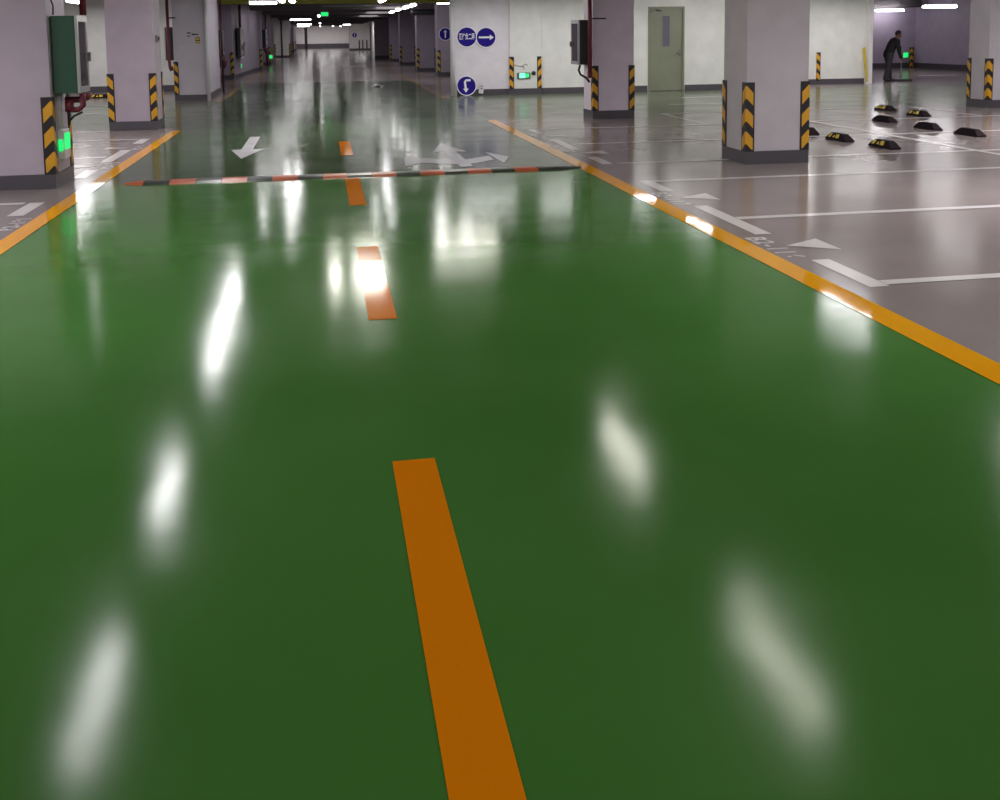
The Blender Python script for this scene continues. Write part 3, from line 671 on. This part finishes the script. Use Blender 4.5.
# ------------------------------------------------------------------ person with mop
def skinned(name, verts, edges, radii, mat, parent, sub=2, extra=None, voxel=0.0, root=0):
    me = bpy.data.meshes.new(name); me.from_pydata(verts, edges, [])
    o = bpy.data.objects.new(name, me); COL.objects.link(o)
    md = o.modifiers.new('skin', 'SKIN')
    if not me.skin_vertices: me.skin_vertices.new()
    for i, r in enumerate(radii):
        sv = me.skin_vertices[0].data[i]; sv.radius = (r, r) if not isinstance(r, tuple) else r; sv.use_root = (i == root)
    md.use_smooth_shade = True
    ss = o.modifiers.new('sub', 'SUBSURF'); ss.levels = sub; ss.render_levels = sub
    bpy.context.view_layer.update()
    m1 = bpy.data.meshes.new_from_object(o.evaluated_get(bpy.context.evaluated_depsgraph_get()))
    bpy.data.objects.remove(o)
    if extra or voxel:
        bm = bmesh.new(); bm.from_mesh(m1)
        for e in (extra or []): bm.from_mesh(e)
        bm.to_mesh(m1); bm.free()
    o = bpy.data.objects.new(name, m1); COL.objects.link(o)
    if voxel:
        r = o.modifiers.new('r', 'REMESH'); r.mode = 'VOXEL'; r.voxel_size = voxel; r.use_smooth_shade = True
        sm = o.modifiers.new('s', 'SMOOTH'); sm.iterations = 2; sm.factor = 0.4
        bpy.context.view_layer.update()
        m2 = bpy.data.meshes.new_from_object(o.evaluated_get(bpy.context.evaluated_depsgraph_get()))
        bpy.data.objects.remove(o); o = bpy.data.objects.new(name, m2); COL.objects.link(o)
    o.data.materials.clear()
    for p in o.data.polygons: p.material_index = 0; p.use_smooth = True
    o.data.materials.append(mat); o.parent = parent
    return o
def skin_mesh(verts, edges, radii):
    o = skinned('tmp', verts, edges, radii, M['skin'], None, 1); m = o.data; bpy.data.objects.remove(o); return m

def build_person():
    # local frame: +x the way the figure leans, -y towards the camera
    P = thing('person', 'stooping person in dark jacket and grey trousers mopping the back room floor', 'person', (16.42, 27.0, 0.0))
    hipL, hipR = Vector((-0.03, -0.10, 0.84)), Vector((-0.01, 0.10, 0.84))
    pel = Vector((-0.02, 0, 0.88)); sp = Vector((0.05, 0, 1.03)); ch = Vector((0.14, 0, 1.20)); nk = Vector((0.205, -0.01, 1.30)); hb = Vector((0.245, -0.015, 1.365))
    kneeN, ankN = Vector((-0.10, -0.13, 0.46)), Vector((-0.19, -0.15, 0.09))      # near (camera) leg, set back
    kneeF, ankF = Vector((0.08, 0.13, 0.46)), Vector((0.11, 0.15, 0.09))
    shN, shF = Vector((0.16, -0.18, 1.235)), Vector((0.19, 0.17, 1.245))
    elN, wrN = Vector((0.15, -0.25, 0.96)), Vector((0.26, -0.22, 0.70))
    elF, wrF = Vector((0.42, 0.13, 1.02)), Vector((0.345, -0.02, 0.875))
    V = [pel, sp, ch, nk, hb, hipL, kneeN, ankN, hipR, kneeF, ankF, shN, elN, wrN, shF, elF, wrF,
         ankN + Vector((0.12, -0.03, -0.045)), ankF + Vector((0.14, -0.02, -0.045))]
    E_ = [(0, 1), (1, 2), (2, 3), (3, 4), (0, 5), (5, 6), (6, 7), (0, 8), (8, 9), (9, 10), (2, 11), (11, 12), (12, 13), (2, 14), (14, 15), (15, 16), (7, 17), (10, 18)]
    R_ = [0.105, 0.10, 0.115, 0.052, 0.05, 0.078, 0.052, 0.036, 0.078, 0.052, 0.036, 0.05, 0.038, 0.027, 0.05, 0.038, 0.027, 0.03, 0.03]
    # head: skull, jaw, nose, ears, brow and lips merged into the body
    s = MB(); hc = Vector((0.275, -0.02, 1.425)); fx = Vector((0.80, -0.45, -0.38)).normalized(); side = fx.cross(Vector((0, 0, 1))).normalized(); up = side.cross(fx)
    at = lambda a, b, c: hc + fx * a + side * b + up * c
    s.ball(hc, 0.09, (1, 0.92, 1.12)); s.ball(at(0.03, 0, -0.065), 0.062, (1, 0.9, 0.95)); s.ball(at(0.095, 0, -0.02), 0.017); s.ball(at(0.085, 0, 0.0), 0.012); s.ball(at(0.078, 0, -0.058), 0.018, (1, 1.2, 0.7))
    for k in (-1, 1): s.ball(at(-0.005, 0.085 * k, -0.01), 0.026, (0.9, 0.5, 1.2)); s.ball(at(0.075, 0.035 * k, 0.025), 0.02)
    hm = bpy.data.meshes.new('h'); s.bm.to_mesh(hm); s.bm.free()
    extra = [hm]
    # hands: palm plus four fingers and a thumb curled round the mop handle
    def hand(wr, grip, sgn):
        d = (grip - wr).normalized(); z = Vector((0, 0, 1)); lat = d.cross(z).normalized() * sgn
        palm = wr + d * 0.05
        vs = [wr, palm, palm + d * 0.025]; es = [(0, 1), (1, 2)]; rs = [0.025, 0.032, 0.026]
        out = [skin_mesh(vs, es, rs)]
        for k in range(4):
            b0 = palm + d * 0.03 + z * (0.03 - 0.02 * k)
            L = (0.030, 0.034, 0.032, 0.025)[k]
            f = [b0, b0 + d * L, b0 + d * (L * 1.1) + lat * L * 0.9, b0 + d * (L * 0.3) + lat * L * 1.3]
            out.append(skin_mesh(f, [(0, 1), (1, 2), (2, 3)], [0.0095, 0.009, 0.0085, 0.0075]))
        tb = palm + z * 0.025 + lat * 0.01
        out.append(skin_mesh([tb, tb + z * 0.02 + lat * 0.03 + d * 0.02, tb + z * 0.012 + lat * 0.045 + d * 0.045], [(0, 1), (1, 2)], [0.011, 0.010, 0.009]))
        return out
    hA = hand(wrN, Vector((0.325, -0.14, 0.655)), 1); hB = hand(wrF, Vector((0.34, -0.10, 0.85)), -1)
    extra += hA + hB
    body = skinned('body', V, E_, R_, M['skin'], P, 2, extra, voxel=0.007)
    # jacket and trousers: lofted cloth closed over the body
    def cloth(name, build, mat):
        q = MB(); build(q); o = q.build(name, mat, None)
        r = o.modifiers.new('r', 'REMESH'); r.mode = 'VOXEL'; r.voxel_size = 0.009; r.use_smooth_shade = True
        sm = o.modifiers.new('s', 'SMOOTH'); sm.iterations = 5; sm.factor = 0.5
        bpy.context.view_layer.update()
        m2 = bpy.data.meshes.new_from_object(o.evaluated_get(bpy.context.evaluated_depsgraph_get()))
        bpy.data.objects.remove(o); m2.materials.clear(); m2.materials.append(mat)
        o = bpy.data.objects.new(name, m2); COL.objects.link(o); o.parent = P
        for p in m2.polygons: p.use_smooth = True
        return o
    def jk(q):
        q.tube([pel + Vector((-0.01, 0, -0.13)), pel + Vector((-0.005, 0, -0.03)), sp + Vector((-0.01, 0, -0.04)), sp + Vector((0.03, 0, 0.06)), ch + Vector((0.0, 0, -0.03)), ch + Vector((0.03, 0, 0.05)), nk],
               [0.150, 0.148, 0.140, 0.146, 0.150, 0.125, 0.070], 20)
        for v in q.bm.verts: v.co.y *= 1.15
        for sh, el, wr in ((shN, elN, wrN), (shF, elF, wrF)):
            q.tube([ch + Vector((0.03, sh.y * 0.4, 0.02)), sh, sh.lerp(el, 0.5), el, el.lerp(wr, 0.5), wr], [0.085, 0.074, 0.063, 0.058, 0.052, 0.044], 14)
    cloth('jacket', jk, M['jacket'])
    def tr(q):
        q.ball(pel + Vector((-0.005, 0, -0.03)), 0.125, (1.0, 1.2, 0.95))
        for hp, kn, an in ((hipL, kneeN, ankN), (hipR, kneeF, ankF)):
            q.tube([hp + Vector((-0.01, 0, 0.03)), hp.lerp(kn, 0.35), kn, kn.lerp(an, 0.5), an + Vector((-0.005, 0, -0.055))], [0.112, 0.105, 0.085, 0.08, 0.078], 16)
    cloth('trousers', tr, M['trousers'])
    for a in (ankN, ankF):
        s = MB(); s.ball(a + Vector((0.0, 0, -0.045)), 0.05, (1, 0.9, 0.9)); s.ball(a + Vector((0.09, -0.02, -0.055)), 0.05, (1.7, 0.85, 0.7))
        for v in s.bm.verts: v.co.z = max(v.co.z, 0.002)
        s.build('shoe', M['black'], P)
    s = MB(); s.ball(hc + up * 0.022 - fx * 0.014, 0.099, (1, 0.96, 1.06), 24)
    dele = [v for v in s.bm.verts if (v.co - hc).dot(fx) > 0.045 and (v.co - hc).dot(up) < 0.062 or (v.co - hc).dot(up) < -0.055]
    bmesh.ops.delete(s.bm, geom=dele, context='VERTS'); s.build('hair', M['hair'], P)
    for k in (-1, 1):
        s = MB(); s.ball(at(0.089, 0.034 * k, 0.022), 0.011); s.build('eye', M['darkink'], P)
    s = MB(); s.ball(at(0.092, 0, -0.060), 0.016, (0.6, 1.3, 0.35)); s.build('mouth', M['darkred'], P)
    P.scale = (0.96, 0.96, 0.955)
    return P
build_person()
mop = thing('dust_mop', 'flat dust mop held by the stooping person', 'mop', (16.76, 26.87, 0.0))
MB().tube([(-0.035, -0.01, 0.96), (-0.028, 0.0, 0.65), (-0.02, 0.02, 0.06)], 0.012, 10).build('handle', M['alu'], mop)
MB().box(-0.30, 0.30, -0.07, 0.07, 0.0, 0.045).build('mop_pad', M['trousers'], mop, bevel=0.015)
MB().box(-0.10, 0.06, -0.04, 0.04, 0.046, 0.066).build('clamp', M['steel'], mop)

# ------------------------------------------------------------------ world, camera
w = bpy.data.worlds.new('World'); S.world = w; w.use_nodes = True
w.node_tree.nodes['Background'].inputs['Color'].default_value = (0.9, 0.85, 1.0, 1); w.node_tree.nodes['Background'].inputs['Strength'].default_value = 0.02

cam = bpy.data.cameras.new('camera'); co = bpy.data.objects.new('camera', cam); COL.objects.link(co)
cam.sensor_width = 36; cam.lens = 36.0; cam.clip_end = 300; cam.shift_y = -(400 - 133) / 1000
R = Matrix(((0.98442698, 0.02921525, -0.17334933), (-0.17538529, 0.096021, -0.97980609), (-0.01198011, 0.99495047, 0.09964959)))
co.matrix_world = Matrix.Translation((0, 0, 1.55)) @ R.to_4x4()
S.camera = co
S.view_settings.view_transform = 'Standard'; S.view_settings.look = 'None'; S.view_settings.exposure = 0.0
S.cycles.use_denoising = True
S.cycles.max_bounces = 8; S.cycles.diffuse_bounces = 4; S.cycles.glossy_bounces = 4
S.cycles.sample_clamp_indirect = 8.0
